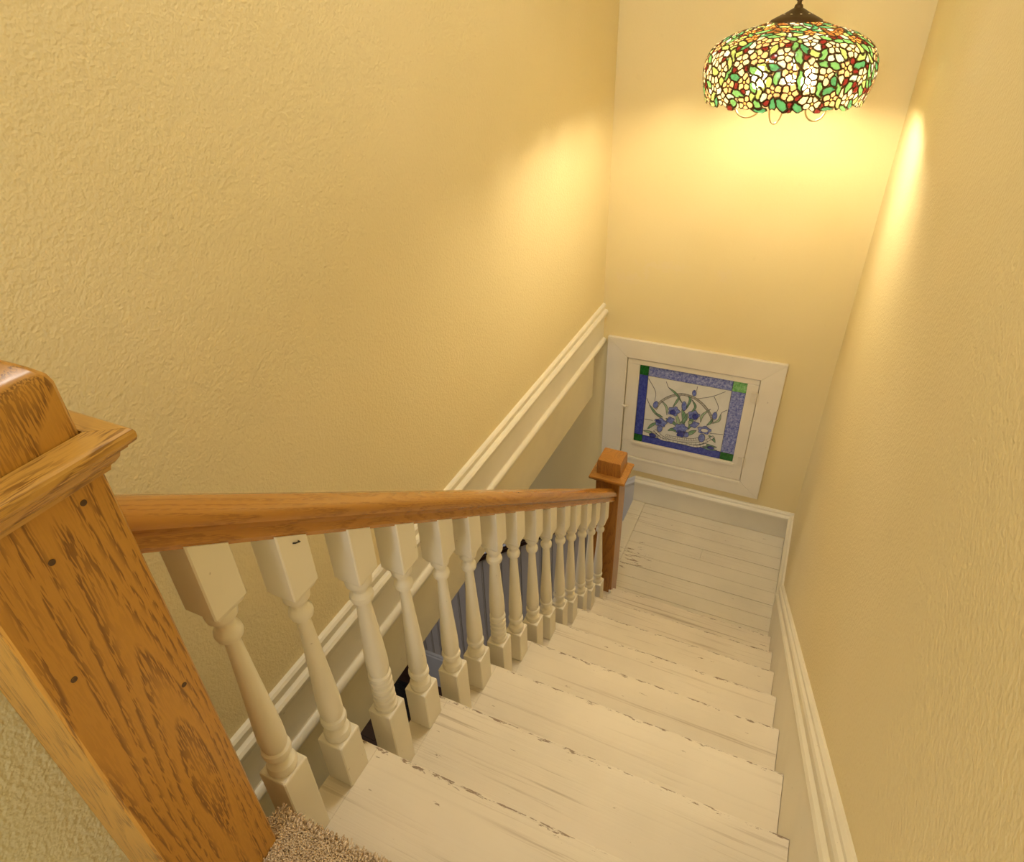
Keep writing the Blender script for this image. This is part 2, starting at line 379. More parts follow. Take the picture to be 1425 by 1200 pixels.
# ------------------------------------------------------------------ balustrade
NA = -0.118; NAY = -2.112                        # large newel axis
bal = empty('balustrade', (BX, -1.0, 0.9), 'oak handrail carried on fifteen white turned balusters beside the stairs', 'railing')
def rail_z(y): return 0.756-SL*y                 # underside of the handrail
def turned(alt):
    top = [(0.0108, 0.318), (0.0125, 0.3195), (0.0178, 0.323), (0.0194, 0.330), (0.0185, 0.337), (0.0146, 0.342), (0.0126, 0.346), (0.0130, 0.352), (0.0165, 0.358), (0.0208, 0.364), (0.0218, 0.372), (0.0218, 0.392)]
    if not alt:
        return [(0.0222, 0.0), (0.0243, 0.004), (0.0246, 0.012), (0.0225, 0.019), (0.0172, 0.0235), (0.0150, 0.028), (0.0163, 0.036), (0.0192, 0.041), (0.0228, 0.044), (0.0236, 0.050), (0.0226, 0.056), (0.0186, 0.059), (0.0184, 0.062),
                (0.0206, 0.067), (0.0213, 0.085), (0.0207, 0.110), (0.0188, 0.145), (0.0162, 0.195), (0.0137, 0.245), (0.0117, 0.290)]+top
    low = [(0.0225, 0.0), (0.0245, 0.004), (0.0240, 0.012)]
    for k in range(5): low += [(0.0190, 0.016+k*0.019), (0.0190, 0.0185+k*0.019), (0.0230, 0.0215+k*0.019), (0.0236, 0.026+k*0.019), (0.0228, 0.0315+k*0.019)]
    return low+[(0.0190, 0.112), (0.0212, 0.118), (0.0222, 0.140), (0.0208, 0.180), (0.0176, 0.240), (0.0144, 0.295)]+[(r*1.14, z) for r, z in top[:-1]]+[(0.0235, 0.392)]
H = 0.0272
def sq(h, z, ch=0.002): return [(-h+ch, -h, z), (h-ch, -h, z), (h, -h+ch, z), (h, h-ch, z), (h-ch, h, z), (-h+ch, h, z), (-h, h-ch, z), (-h, -h+ch, z)]
def baluster(base, alt):
    q = MB(); zt = base+0.378; top = zt+0.118
    q.loft([sq(H, 0), sq(H, base-0.0035), sq(H-0.001, base-0.001), sq(H-0.0028, base)])
    fa = len(q.f); q.lathe([(r, base-0.002+z) for r, z in turned(alt)], 26); fb = len(q.f)
    # upper block with scooped shoulders
    R_ = []
    for z, h in ((zt-0.001, 0.0215), (zt+0.003, 0.0235), (zt+0.008, 0.0255), (zt+0.010, H)): R_.append(sq(h, z))
    e = R_[-1]
    R_.append([(x, y, rail_z(0)-rail_z(0)+top-SL*y) for x, y, z in sq(H, 0)])
    q.loft(R_)
    o = q.build('baluster', M['baluster'], bal, True)
    o.data.polygons.foreach_set('use_smooth', [fa <= i < fb for i in range(len(o.data.polygons))]); return o
cache = {}
spots = []
for k in range(8, 1, -1):
    spots += [(-(k-1)*RUN-0.0625-0.120, k, 1), (-(k-1)*RUN-0.0625, k, 0)]
spots.append((-0.176, 1, 1))
for n, (yy, k, odd) in enumerate(spots):
    alt = n in (2, 6)
    top = rail_z(yy)+0.004-k*RISE
    base = round(top-0.118-0.378, 3)
    if alt: base = base
    key = (base, alt)
    o = baluster(base, alt) if key not in cache else link('baluster', cache[key], bal)
    cache[key] = o.data
    o.location = Vector((BX, yy, k*RISE))-Vector(bal.location)
# handrail
RP = [(-0.024, 0.0), (0.024, 0.0), (0.0255, 0.006), (0.022, 0.012), (0.021, 0.018), (0.025, 0.023), (0.031, 0.028), (0.033, 0.036), (0.031, 0.044), (0.025, 0.050), (0.015, 0.055), (0.005, 0.057)]
RP = RP+[(-x, z) for x, z in RP[:1:-1]]
ca = math.cos(math.atan(SL))
q = MB()
ya, yb_ = NAY+0.064, -0.043
q.loft([[(x, y, z/ca - SL*(y-ya)) for x, z in RP] for y in np.linspace(ya, yb_, 9)])
hr = q.build('handrail', M['rail'], bal, True); hr.location = Vector((BX, 0, rail_z(ya)))-Vector(bal.location)
# carpenter's staple on one baluster top
q = MB(); q.tube([(-0.001, 0, 0), (0.003, 0.001, 0.001), (0.003, 0.009, -0.003), (-0.001, 0.010, -0.004)], 0.0011, 6)
s_ = q.build('staple', M['black'], bal, True); s_.location = Vector((-0.0825, -1.842, rail_z(-1.842)-0.010))-Vector(bal.location)

# ------------------------------------------------------------------ newel posts
def rsq(h, z, c=0.004): return sq(h, z, c)
nw = empty('newel_post', (NA, NAY, FLOOR2), 'large square oak newel post with moulded cap beside the tan carpet', 'newel post')
hs = 0.0655
q = MB(); q.loft([rsq(hs, -0.30, 0.003), rsq(hs, 0.712, 0.003)]); q.build('shaft', M['oak_z'], nw, True)
q = MB(); zc = 0.700
q.loft([sq(hs+0.001, zc), sq(hs+0.005, zc+0.001), sq(hs+0.006, zc+0.006), sq(hs+0.009, zc+0.008), sq(hs+0.013, zc+0.013), sq(hs+0.015, zc+0.020), sq(hs+0.0195, zc+0.021), sq(hs+0.0205, zc+0.024)])
q.build('cap_moulding', M['oak_y'], nw, True)
capz = zc+0.0245
for a in range(4):                               # four mitred strips make the cap
    h0, h1 = hs-0.002, hs+0.026
    ring = [((-h0, -h0), (h0, -h0), (h1, -h1), (-h1, -h1))]
    q = MB(); g = 0.0003
    A = [(-h1+g, -h1), (h1-g, -h1), (h0-g, -h0), (-h0+g, -h0)]
    def rz(p): 
        c_, s2 = math.cos(a*PI/2), math.sin(a*PI/2); return (p[0]*c_-p[1]*s2, p[0]*s2+p[1]*c_)
    def lay(zz, ins): 
        return [(*rz((x*(1-ins/h1) if i < 2 else x, y_+(ins if i < 2 else 0))), zz) for i, (x, y_) in enumerate(A)]
    q.loft([lay(capz, 0.003), lay(capz+0.002, 0.001), lay(capz+0.005, 0.0), lay(capz+0.010, 0.0), lay(capz+0.013, 0.0012), lay(capz+0.0148, 0.0035), [(x, y_, z+(0.004 if i > 1 else 0)) for i, (x, y_, z) in enumerate(lay(capz+0.0155, 0.0055))]])
    q.build('cap_strip', M['oak_x'] if a % 2 == 0 else M['oak_y'], nw, False)
q = MB(); zb = capz+0.012
q.loft([rsq(hs-0.003, zb), rsq(hs-0.003, zb+0.058), rsq(hs-0.005, zb+0.066), rsq(hs-0.012, zb+0.074), rsq(hs-0.034, zb+0.092), rsq(hs-0.036, zb+0.0925)])
q.build('top_block', M['oak_z'], nw, True)
for (u, v) in ((72, 783), (116, 700), (256, 953), (103, 946)):
    p = on(u, v, 0, NA+hs)
    q = MB(); q.lathe([(0.0032, -0.003), (0.0032, 0.0006), (0.002, 0.0009)], 12)
    o = q.build('nail_plug', M['nail'], nw, True); o.rotation_euler = (0, PI/2, 0)
    o.location = Vector((NA+hs, p[1], p[2]))-Vector(nw.location)

LX, LY = -0.128, 0.014
nl = empty('newel_post', (LX, LY, RISE), 'smaller reddish brown newel post with square cap on the bottom step', 'newel post')
hl = 0.056
q = MB(); q.loft([rsq(hl, 0.0, 0.003), rsq(hl, 0.722, 0.003)]); q.build('shaft', M['oakd_z'], nl, True)
q = MB(); q.box((-hl+0.002, 0.0, -RISE), (hl-0.002, hl-0.002, 0)); q.build('foot', M['oakd_z'], nl)
q = MB(); q.loft([sq(hl+0.001, 0.700), sq(hl+0.008, 0.704), sq(hl+0.012, 0.714), sq(hl+0.018, 0.719), sq(hl+0.026, 0.7205), sq(hl+0.028, 0.727), sq(hl+0.026, 0.734), sq(hl+0.004, 0.741)])
q.build('cap', M['oakd_x'], nl, True)
q = MB(); q.loft([rsq(0.056, 0.7405, 0.003), rsq(0.0545, 0.808, 0.003), rsq(0.052, 0.8125, 0.003), rsq(0.047, 0.8145, 0.003)]); q.build('top_block', M['oakd_z'], nl, True)
q = MB(); q.box((hl-0.012, -hl-0.004, 0), (hl+0.003, -hl+0.008, 0.022)); q.build('paint_drip', M['baluster'], nl, False, 0.003)

# ------------------------------------------------------------------ carpet on the upper landing
q = MB()
cp = [(-4.6, FLOOR2-0.012), (-4.6, FLOOR2), (-2.03, FLOOR2), (-2.017, FLOOR2-0.003), (-2.010, FLOOR2-0.012), (-2.010, FLOOR2-0.045), (-2.022, FLOOR2-0.045), (-2.0245, FLOOR2-0.012)]
x0c, x1c = NA+hs+0.001, XR-0.022
q.loft([[(x, y, z) for y, z in cp] for x in (x0c, x1c)])
q.loft([[(x, y if y > -2.1 else NAY+hs+0.001, z) for y, z in cp] for x in (-0.085, x0c)])
me_v = q
for i in range(12000):
    x = random.uniform(-0.085, 0.20); y = random.uniform(-2.19, -2.006)
    if x < x0c and y < NAY+hs+0.003: continue
    zt = FLOOR2-0.001 if y < -2.02 else FLOOR2-random.uniform(0.0, 0.02)*(1 if y > -2.013 else 0.4)
    a = random.uniform(0, 2*PI); r = random.uniform(0.0014, 0.0024); h = random.uniform(0.003, 0.0055)
    dx, dy = random.gauss(0, 0.0018), random.gauss(0, 0.0018)+(0.003 if y > -2.02 else 0)
    b3 = [(x+r*math.cos(a+t), y+r*math.sin(a+t), zt) for t in (0, 2.1, 4.2)]
    t3 = [(x+dx+0.7*r*math.cos(a+t+.4), y+dy+0.7*r*math.sin(a+t+.4), zt+h) for t in (0, 2.1, 4.2)]
    q.add(b3+t3, [(0, 1, 4, 3), (1, 2, 5, 4), (2, 0, 3, 5), (3, 4, 5)])
cpt = q.build('carpet', M['carpet']); cpt['kind'] = 'stuff'
tag(cpt, 'tan cut pile carpet at the top of the stairs', 'carpet')

# ------------------------------------------------------------------ lower flight with its boarded side
lw = empty('staircase', (-0.22, 0.5, 0), 'lower flight behind the grey boarded side with dark cap', 'staircase')
nst, lr = 7, -ZH/7; lrun = lr/0.82
for k in range(1, nst):
    x1 = -0.222-(k-1)*lrun; boxo('tread', (x1-lrun-0.025, 0.11, -k*lr-0.028), (x1-0.002, YB-0.002, -k*lr), M['plank'], lw, 0.003)
for k in range(nst):
    x1 = -0.224-k*lrun; boxo('riser', (x1-0.0, 0.11, -(k+1)*lr), (x1+0.016, YB-0.002, -k*lr-0.03), M['tread'], lw)
cz = lambda x: 0.335+0.82*(x+0.491)
bwid = 0.062; x = -0.185; n = 0
while x > -1.49:
    xa = x-bwid
    q = MB()                                      # vertical bead boards cut to the slope
    g = 0.0035
    pts = [(xa+0.001, 0.056), (xa+g, 0.050), (x-0.012, 0.050), (x-0.010, 0.0535), (x-0.008, 0.050), (x-g, 0.050), (x-0.001, 0.056), (x-0.001, 0.066), (xa+0.001, 0.066)]
    q.loft([[(px, py, ZH+0.361) for px, py in pts], [(px, py, max(cz(px), ZH+0.4)) for px, py in pts]])
    sub(q.build('bead_board', M['bead']), lw); x = xa; n += 1
boxo('half_wall_core', (-1.49, 0.0661, ZH), (-0.185, 0.105, ZH+0.36), M['bead'], lw)
q = MB(); q.loft([[(x, y, z) for y in (0.0661, 0.105) for z in ((ZH+0.361, cz(x)) if y < 0.1 else (cz(x), ZH+0.361))] for x in (-1.49, -0.185)]); sub(q.build('half_wall_core', M['bead']), lw)
q = MB(); q.loft([[(x, 0.050-o, z) for o, z in [(0, ZH), (0.016, ZH), (0.016, ZH+0.325), (0.010, ZH+0.333), (0.010, ZH+0.348), (0.0, ZH+0.361)]] for x in (-1.49, -0.185)])
sub(q.build('base_board', M['beadbase'], None, True), lw)
dcap = [(0.050, 0.0), (0.036, 0.004), (0.030, 0.022), (0.030, 0.034), (0.018, 0.040), (0.012, 0.050), (0.012, 0.066), (0.020, 0.078), (0.078, 0.084), (0.135, 0.078), (0.143, 0.060), (0.135, 0.040), (0.106, 0.0)]
q = MB(); q.loft([[(x, y, cz(x)+z) for y, z in dcap] for x in (-1.49, -0.186)]); sub(q.build('wooden_cap', M['walnut'], None, True), lw)
hn = empty('newel_post', (-1.555, 0.045, ZH+0.008), 'dark brown hall newel post at the foot of the boarded side', 'newel post')
q = MB(); q.loft([rsq(0.06, 0), rsq(0.06, 1.08)]); q.build('shaft', M['walnut'], hn, True)
q = MB(); q.loft([sq(0.062, 1.08), sq(0.08, 1.09), sq(0.08, 1.11), sq(0.05, 1.13)]); q.build('cap', M['walnut'], hn, True)
rg = empty('floor_register', (-1.52, -0.19, ZH+0.008), 'black iron grille set in the dark hall floor', 'grille')
q = MB(); q.box((-0.16, -0.15, 0), (0.16, 0.15, 0.003)); q.build('backing', M['black'], rg)
q = MB()
for a, b in (((-0.16, -0.15), (0.16, -0.13)), ((-0.16, 0.13), (0.16, 0.15)), ((-0.16, -0.13), (-0.14, 0.13)), ((0.14, -0.13), (0.16, 0.13))): q.box((*a, 0.003), (*b, 0.010))
q.build('frame', M['black'], rg)
for i in range(12):
    q = MB(); q.box((-0.14, -0.004, 0.003), (0.14, 0.004, 0.008)); o = q.build('bar', M['black'], rg); o.location = (0, -0.121+i*0.022, 0)

# ------------------------------------------------------------------ leaded window in the back wall
YW = YB-0.001
wn = bpy.data.objects.new('window_1', None); C.objects.link(wn); wn.location = (0.03, YB, 0.24)
struct(wn, 'small leaded window with blue and green glass border in a white frame', 'window')
ox0, ox1, oz0, oz1 = -0.452, 0.509, 0.240, 1.127
ix0, ix1, iz0, iz1 = -0.332, 0.395, 0.339, 1.015
gx0, gx1, gz0, gz1 = -0.257, 0.332, 0.455, 0.979
def bar_poly(name, outer, mat, ya, yb, bev=0.002):
    cx = sum(p[0] for p in outer)/4; cz_ = sum(p[1] for p in outer)/4
    q = MB(); q.loft([[(x-cx, 0, z-cz_) for x, z in outer], [(x-cx, yb-ya, z-cz_) for x, z in outer]])
    o = q.build(name, mat, wn, False, bev); o.location = Vector((cx, ya, cz_))-Vector(wn.location); return o
g = 0.0004
bar_poly('casing', [(ox0, oz1), (ox1, oz1), (ix1, iz1+g), (ix0, iz1+g)], M['sash'], YB, YB-0.022)
bar_poly('casing', [(ox0, oz0), (ox1, oz0), (ix1, iz0-g), (ix0, iz0-g)], M['sash'], YB, YB-0.022)
bar_poly('casing', [(ox0, oz0+g), (ox0, oz1-g), (ix0, iz1), (ix0, iz0)], M['sash'], YB, YB-0.022)
bar_poly('casing', [(ox1, oz0+g), (ox1, oz1-g), (ix1, iz1), (ix1, iz0)], M['sash'], YB, YB-0.022)
sash = [(ix0+0.004, ix1-0.003, gz1, iz1-0.004), (ix0+0.004, ix1-0.003, iz0+0.001, gz0), (ix0+0.004, gx0, gz0, gz1), (gx1, ix1-0.003, gz0, gz1)]
for a, b, c_, d_ in sash: boxo('sash_rail', (a, YB-0.015, c_), (b, YB, d_), M['sash'], wn, 0.003)
boxo('sash_sill', (gx0-0.012, YB-0.022, gz0-0.020), (gx1+0.010, YB-0.0151, gz0-0.002), M['sash'], wn, 0.003)
boxo('sash_sill', (ix0+0.01, YB-0.026, iz0-0.018), (ix1-0.004, YB-0.0221, iz0-0.004), M['sash'], wn, 0.002)
boxo('backing_pane', (gx0, YB-0.003, gz0), (gx1, YB, gz1), M['leadg'], wn)
def glass_mat(name, a, b, sc=60, rough=0.16):
    mt, nt, bs = newmat(name); v = coords(nt)
    c = mixc(nt, ramp(nt, noise(nt, v, sc, 5, 0.7, 0.6), [(0.36, (0, 0, 0)), (0.64, (1, 1, 1))]), a, b)
    L(nt, c, bs.inputs['Base Color']); bs.inputs['Roughness'].default_value = rough
    bump(nt, bs, noise(nt, v, 60, 3), 0.1, 0.002); return mt
G = {'blue': glass_mat('deep_blue_glass', (0.030, 0.045, 0.30), (0.085, 0.11, 0.45)), 'blue_mottled': glass_mat('mottled_blue_glass', (0.06, 0.085, 0.38), (0.40, 0.44, 0.70), 75),
     'green': glass_mat('dark_green_glass', (0.006, 0.075, 0.014), (0.03, 0.19, 0.035)), 'green_light': glass_mat('light_green_glass', (0.10, 0.36, 0.08), (0.33, 0.62, 0.28)),
     'clear': glass_mat('milky_clear_glass', (0.68, 0.67, 0.60), (0.76, 0.74, 0.67), 8), 'iris': glass_mat('iris_blue_glass', (0.07, 0.09, 0.38), (0.30, 0.36, 0.66), 90),
     'iris_dark': glass_mat('iris_dark_glass', (0.02, 0.025, 0.20), (0.09, 0.11, 0.42), 90), 'leaf': glass_mat('sage_leaf_glass', (0.10, 0.24, 0.13), (0.30, 0.44, 0.28), 60),
     'leaf_pale': glass_mat('pale_leaf_glass', (0.30, 0.42, 0.27), (0.46, 0.54, 0.36), 60), 'basket': glass_mat('basket_white_glass', (0.64, 0.63, 0.56), (0.74, 0.72, 0.66), 40),
     'handle': glass_mat('handle_glass', (0.36, 0.35, 0.28), (0.48, 0.45, 0.38), 90), 'teal': glass_mat('teal_glass', (0.05, 0.20, 0.22), (0.25, 0.42, 0.42), 60)}
bx0, bx1, bz0, bz1 = -0.206, 0.258, 0.505, 0.914
e = 0.0013
def pane(name, a, b, c_, d_, mat, t=0.004): return boxo(name, (a+e, YB-0.003-t, c_+e), (b-e, YB-0.0031, d_-e), G[mat], wn, 0.0008)
pane('border_pane', gx0, bx0, bz0, bz1, 'blue'); pane('border_pane', bx1, gx1, bz0, bz1, 'blue_mottled')
pane('border_pane', bx0, bx1, bz1, gz1, 'blue_mottled'); pane('border_pane', bx0, bx1, gz0, bz0, 'blue')
pane('corner_pane', gx0, bx0, bz1, gz1, 'green'); pane('corner_pane', bx1, gx1, bz1, gz1, 'green_light')
pane('corner_pane', gx0, bx0, gz0, bz0, 'green'); pane('corner_pane', bx1, gx1, gz0, bz0, 'green')
pane('field_pane', bx0, bx1, bz0, bz1, 'clear', 0.0025)
def wp(x, y):                                    # a spot of the window picture, in the plane of its glass
    p = on(870+x/7.058, 490+y/7.058, 1, YB-0.006); return (min(max(p[0], bx0+.004), bx1-.004), min(max(p[2], bz0+.004), bz1-.004))
YG = YB-0.0056
lvl = [0]
def shape(name, pts, mat, outline=True):
    lvl[0] += 1; ya = YG; yb2 = YG-0.0012-0.00003*lvl[0]
    cx = sum(p[0] for p in pts)/len(pts); cz_ = sum(p[1] for p in pts)/len(pts)
    q = MB(); q.loft([[(x-cx, 0, z-cz_) for x, z in pts], [(x-cx, yb2-ya, z-cz_) for x, z in pts]])
    o = q.build(name, G[mat], wn); o.location = Vector((cx, ya, cz_))-Vector(wn.location)
    if outline:
        q = MB(); q.tube([(x-cx, yb2-ya, z-cz_) for x, z in pts], 0.0011, 5, True)
        l_ = q.build('lead_line', M['leadg'], o)
    return o
def smooth_pts(pts, n=24):
    P_ = [np.array(p, float) for p in pts]; out = []
    P_ = [2*P_[0]-P_[1]]+P_+[2*P_[-1]-P_[-2]]
    segs = len(P_)-3
    for k in range(n+1):
        t = k/n*segs; i = min(int(t), segs-1); t -= i; a, b, c_, d_ = P_[i:i+4]
        out.append(tuple(0.5*((2*b)+(-a+c_)*t+(2*a-5*b+4*c_-d_)*t*t+(-a+3*b-3*c_+d_)*t**3)))
    return out
def stroke(pts, r=0.0013):
    pp = smooth_pts([wp(*p) for p in pts], 5*len(pts)); c0 = pp[0]
    q = MB(); q.tube([(x-c0[0], 0, z-c0[1]) for x, z in pp], r, 6)
    o = q.build('lead_line', M['leadg'], wn, True); o.location = Vector((c0[0], YG-0.0006, c0[1]))-Vector(wn.location)
def blade(pts, wd, mat):
    pp = np.array(smooth_pts([wp(*p) for p in pts], 10)); t = np.gradient(pp, axis=0); nrm = np.stack([-t[:, 1], t[:, 0]], 1); nrm /= np.linalg.norm(nrm, axis=1)[:, None]+1e-9
    s_ = np.sin(np.linspace(0.12, PI-0.05, len(pp)))*wd
    a = pp+nrm*s_[:, None]; b = pp-nrm*s_[:, None]
    shape('leaf_piece', [tuple(x) for x in a]+[tuple(x) for x in b[::-1]], mat)
def blob(x, y, rx, ry, mat, rot=0.0, lob=0, ph=0):
    pts = []
    for k in range(18):
        a = 2*PI*k/18; rr = 1+0.18*math.cos(lob*a+ph) if lob else 1
        dx, dy = rx*rr*math.cos(a), ry*rr*math.sin(a)
        pts.append(wp(x+dx*math.cos(rot)-dy*math.sin(rot), y+dx*math.sin(rot)+dy*math.cos(rot)))
    shape('petal_piece', pts, mat)
for p in ([(230,262),(298,390),(290,480)], [(405,292),(428,350),(500,410)], [(710,340),(703,380)], [(700,460),(800,448),(880,430),(985,390)], [(875,440),(915,540),(898,592)],
          [(1003,570),(945,600),(935,655),(880,690)], [(205,452),(248,530),(300,590)], [(175,655),(270,672)], [(835,800),(965,812)]): stroke(p)
arc = [(300,560),(338,500),(400,455),(470,428),(545,415),(620,428),(690,458),(760,512),(815,580),(848,640),(852,700)]
pp = smooth_pts([wp(*p) for p in arc], 22)
for a, b in zip(pp[:-1], pp[1:]):                # handle of the basket, piece by piece
    a, b = np.array(a), np.array(b); t = (b-a)/np.linalg.norm(b-a); nn = np.array([-t[1], t[0]])*0.0062
    shape('handle_piece', [tuple(a+nn), tuple(b+nn), tuple(b-nn), tuple(a-nn)], 'handle')
for pts, wd, mt_ in (([(430,350),(500,410),(560,500)],.006,'leaf'), ([(470,540),(510,480),(540,430)],.006,'leaf'), ([(600,560),(640,470),(620,430)],.007,'leaf'), ([(660,470),(690,540),(640,600)],.006,'leaf'),
    ([(360,480),(405,540),(410,620)],.006,'leaf_pale'), ([(240,520),(290,590),(350,650)],.007,'leaf'), ([(220,755),(265,715),(320,690)],.009,'leaf'), ([(400,650),(470,690),(520,740)],.010,'leaf'),
    ([(560,560),(580,640),(570,720)],.013,'leaf'), ([(500,600),(520,680),(520,740)],.010,'leaf_pale'), ([(640,600),(650,690),(620,760)],.012,'leaf'), ([(740,690),(760,620),(840,560)],.006,'leaf_pale'),
    ([(860,700),(920,670),(940,610)],.006,'leaf_pale'), ([(800,720),(840,690),(860,650)],.007,'leaf'), ([(420,770),(470,760),(530,800)],.010,'leaf'), ([(600,820),(650,790),(700,770)],.012,'leaf'),
    ([(300,600),(330,620),(370,640)],.007,'leaf'), ([(820,820),(860,850),(885,890)],.009,'leaf'), ([(180,770),(250,790),(330,840)],.009,'leaf_pale'), ([(330,830),(300,810),(250,780)],.006,'teal'),
    ([(700,940),(780,915),(900,935)],.011,'leaf'), ([(760,950),(820,965),(900,985)],.007,'teal'), ([(540,700),(590,660),(610,600)],.010,'leaf')): blade(pts, wd, mt_)
rows = [([(290,765),(360,830),(440,868),(560,892),(680,898),(780,880),(870,830)],), ([(270,780),(350,850),(450,895),(580,920),(700,925),(800,905)],), ([(400,815),(470,835),(560,850),(650,860),(740,845)],)]
for (r_,) in rows:
    pp = smooth_pts([wp(*p) for p in r_], 16)
    for a, b in zip(pp[:-1], pp[1:]):
        a, b = np.array(a), np.array(b); t = (b-a)/(np.linalg.norm(b-a)+1e-9); nn = np.array([-t[1], t[0]])*0.0075
        shape('basket_piece', [tuple(a+nn), tuple(b+nn), tuple(b-nn), tuple(a-nn)], 'basket')
for a in ((680,402,20,28,'iris'), (300,515,24,34,'iris',.3), (880,625,24,36,'iris',.2), (580,530,24,45,'iris'), (480,580,56,42,'iris',.1,5,0), (468,590,30,24,'iris_dark'), (675,620,54,44,'iris',.2,5,1), (690,630,30,26,'iris_dark'),
          (350,690,58,38,'iris',.3,5,2), (330,680,30,16,'iris_dark',.5), (340,748,26,34,'iris'), (445,668,36,30,'iris',0,4,1), (682,712,42,28,'iris',-.2,4,0), (545,748,66,44,'iris',.1,6,1), (548,800,40,32,'iris_dark',0,4,2), (600,810,26,24,'iris'),
          (778,765,64,36,'iris',.15,5,1), (780,768,36,18,'clear',.15), (752,842,32,40,'iris',.2), (270,815,34,20,'iris_dark',.3), (840,938,34,16,'iris_dark',.25), (640,690,22,18,'leaf_pale')): blob(*a)
# hinges and latch
for hz in (0.905, 0.475):
    q = MB(); q.box((-0.022, -0.004, -0.030), (0.022, 0, 0.030)); q.tube([(0.006, -0.006, -0.034), (0.006, -0.006, 0.034)], 0.005, 8)
    o = q.build('hinge', M['hinge'], wn, True); o.location = Vector((0.382, YB-0.019, hz))-Vector(wn.location)
q = MB(); q.box((-0.026, -0.006, -0.006), (0.012, 0, 0.006)); q.tube([(-0.006, -0.006, 0), (-0.006, -0.018, 0)], 0.005, 8)
o = q.build('latch', M['hinge'], wn, False, 0.0015); o.location = Vector((-0.315, YB-0.022, 0.695))-Vector(wn.location)
# ------------------------------------------------------------------ pendant lamp
PX, PY = 0.292, 0.32
lamp = empty('pendant_lamp', (PX, PY, 2.42), 'hanging lamp with flowered leaded glass shade lit above the landing', 'lamp')
PRF = [(0.074, 0.226), (0.098, 0.219), (0.130, 0.210), (0.165, 0.201), (0.195, 0.190), (0.222, 0.176), (0.246, 0.158), (0.262, 0.134), (0.2705, 0.105), (0.272, 0.075), (0.267, 0.040), (0.258, 0.012), (0.252, -0.012)]
PRF = [(float(r), float(z)) for r, z in zip(*np.array(smooth_pts(PRF, 60)).T)]
pr = np.array(PRF); seg = np.r_[0, np.cumsum(np.hypot(*np.diff(pr, axis=0).T))]; VT = seg[-1]
def prof_at(v): return np.interp(v, seg, pr[:, 0]), np.interp(v, seg, pr[:, 1])
def surf(th, v, off=0.0):
    r, z = prof_at(v); r2, z2 = prof_at(np.minimum(v+0.003, VT)); r1, z1 = prof_at(np.maximum(v-0.003, 0))
    tr_, tz = r2-r1, z2-z1; ln = np.hypot(tr_, tz)+1e-9
    nr, nz = -tz/ln, tr_/ln
    rr = r+nr*off; zz = z+nz*off
    return np.stack([rr*np.cos(th), rr*np.sin(th), zz], -1)
sites = []                                       # th, v, a, b, rot, kind
def try_add(th, v, a, b, rot, kind, clear):
    r = prof_at(v)[0]
    for s in sites:
        dt = (th-s[0]+PI) % (2*PI)-PI
        if abs(s[1]-v) < clear+0.03 and math.hypot(dt*(r+prof_at(s[1])[0])/2, v-s[1]) < clear*0.5+s[6]*0.5: return False
    sites.append((th, v, a, b, rot, kind, clear)); return True
def rand_v():                                    # by area
    while True:
        v = random.uniform(0.004, VT-0.004)
        if random.random() < prof_at(v)[0]/0.272: return v
nf = 0
cands = []
for t in range(900):
    th, v = random.uniform(0, 2*PI), rand_v(); r = prof_at(v)[0]
    if any(math.hypot(((th-a+PI) % (2*PI)-PI)*r, v-b) < 0.050 for a, b in cands): continue
    if v > VT-0.022: continue
    cands.append((th, v))
for th, v in cands:
    r = prof_at(v)[0]; sc = 1.0 if v > 0.14 else 0.85
    sites.append((th, v, 0.0062, 0.0062, 0, 'heart', 0.012)); a0 = random.uniform(0, 2*PI); tone = random.choice(['cream', 'cream', 'peach']) if v > 0.15 else random.choice(['orange', 'peach', 'white'])
    for k in range(5):
        a = a0+k*2*PI/5; d = 0.0140*sc
        sites.append((th+d*math.cos(a)/r, min(max(v+d*math.sin(a), .003), VT-.003), 0.0092*sc, 0.0076*sc, a, tone, 0.016))
for t in range(2400):
    th, v = random.uniform(0, 2*PI), rand_v()
    kind = random.choice(['green', 'green', 'deep_green', 'lime']) if v > 0.11 else random.choice(['green', 'lime', 'brown', 'deep_green'])
    rot = random.gauss(0.7, 0.7)
    if try_add(th, v, 0.020, 0.0070, rot, kind, 0.024):
        r = prof_at(v)[0]
        try_add(th-0.013*math.sin(rot)/r, v+0.013*math.cos(rot), 0.020, 0.0075, rot+0.15, kind, 0.010)
for t in range(2600):
    th, v = random.uniform(0, 2*PI), rand_v()
    try_add(th, v, 0.0075, 0.0068, random.uniform(0, 3), 'red' if random.random() < (0.7 if v > 0.1 else 0.25) else ('brown' if v < 0.13 else 'white'), 0.017)
for t in range(5000):
    th, v = random.uniform(0, 2*PI), rand_v()
    try_add(th, v, random.uniform(0.010, 0.014), 0.0085, random.uniform(0, 3), random.choice(['white', 'white', 'cream', 'lime', 'pale']) if v > 0.12 else random.choice(['white', 'brown', 'orange', 'pale', 'lime']), 0.015)
A_ = np.array([s[:5] for s in sites], float); kinds = [s[5] for s in sites]
RV = prof_at(A_[:, 1])[0]
NR_ = 14; ts = np.linspace(0.05, 1.7, 22); ang = np.arange(NR_)*2*PI/NR_
ca_, sa_ = np.cos(A_[:, 4]), np.sin(A_[:, 4])
def dist_to(j, th, v):                            # anisotropic distance to sites j, shape (n, ...)
    dt = (th[None]-A_[j, 0][:, None, None]+PI) % (2*PI)-PI
    du = dt*RV[j][:, None, None]; dv = v[None]-A_[j, 1][:, None, None]
    c_, s2 = ca_[j][:, None, None], sa_[j][:, None, None]
    p_ = du*c_+dv*s2; q_ = -du*s2+dv*c_
    return np.hypot(p_/A_[j, 2][:, None, None], q_/A_[j, 3][:, None, None])
def rim(th): return VT-0.006+0.006*np.sin(th*17)+0.003*np.sin(th*29+1)
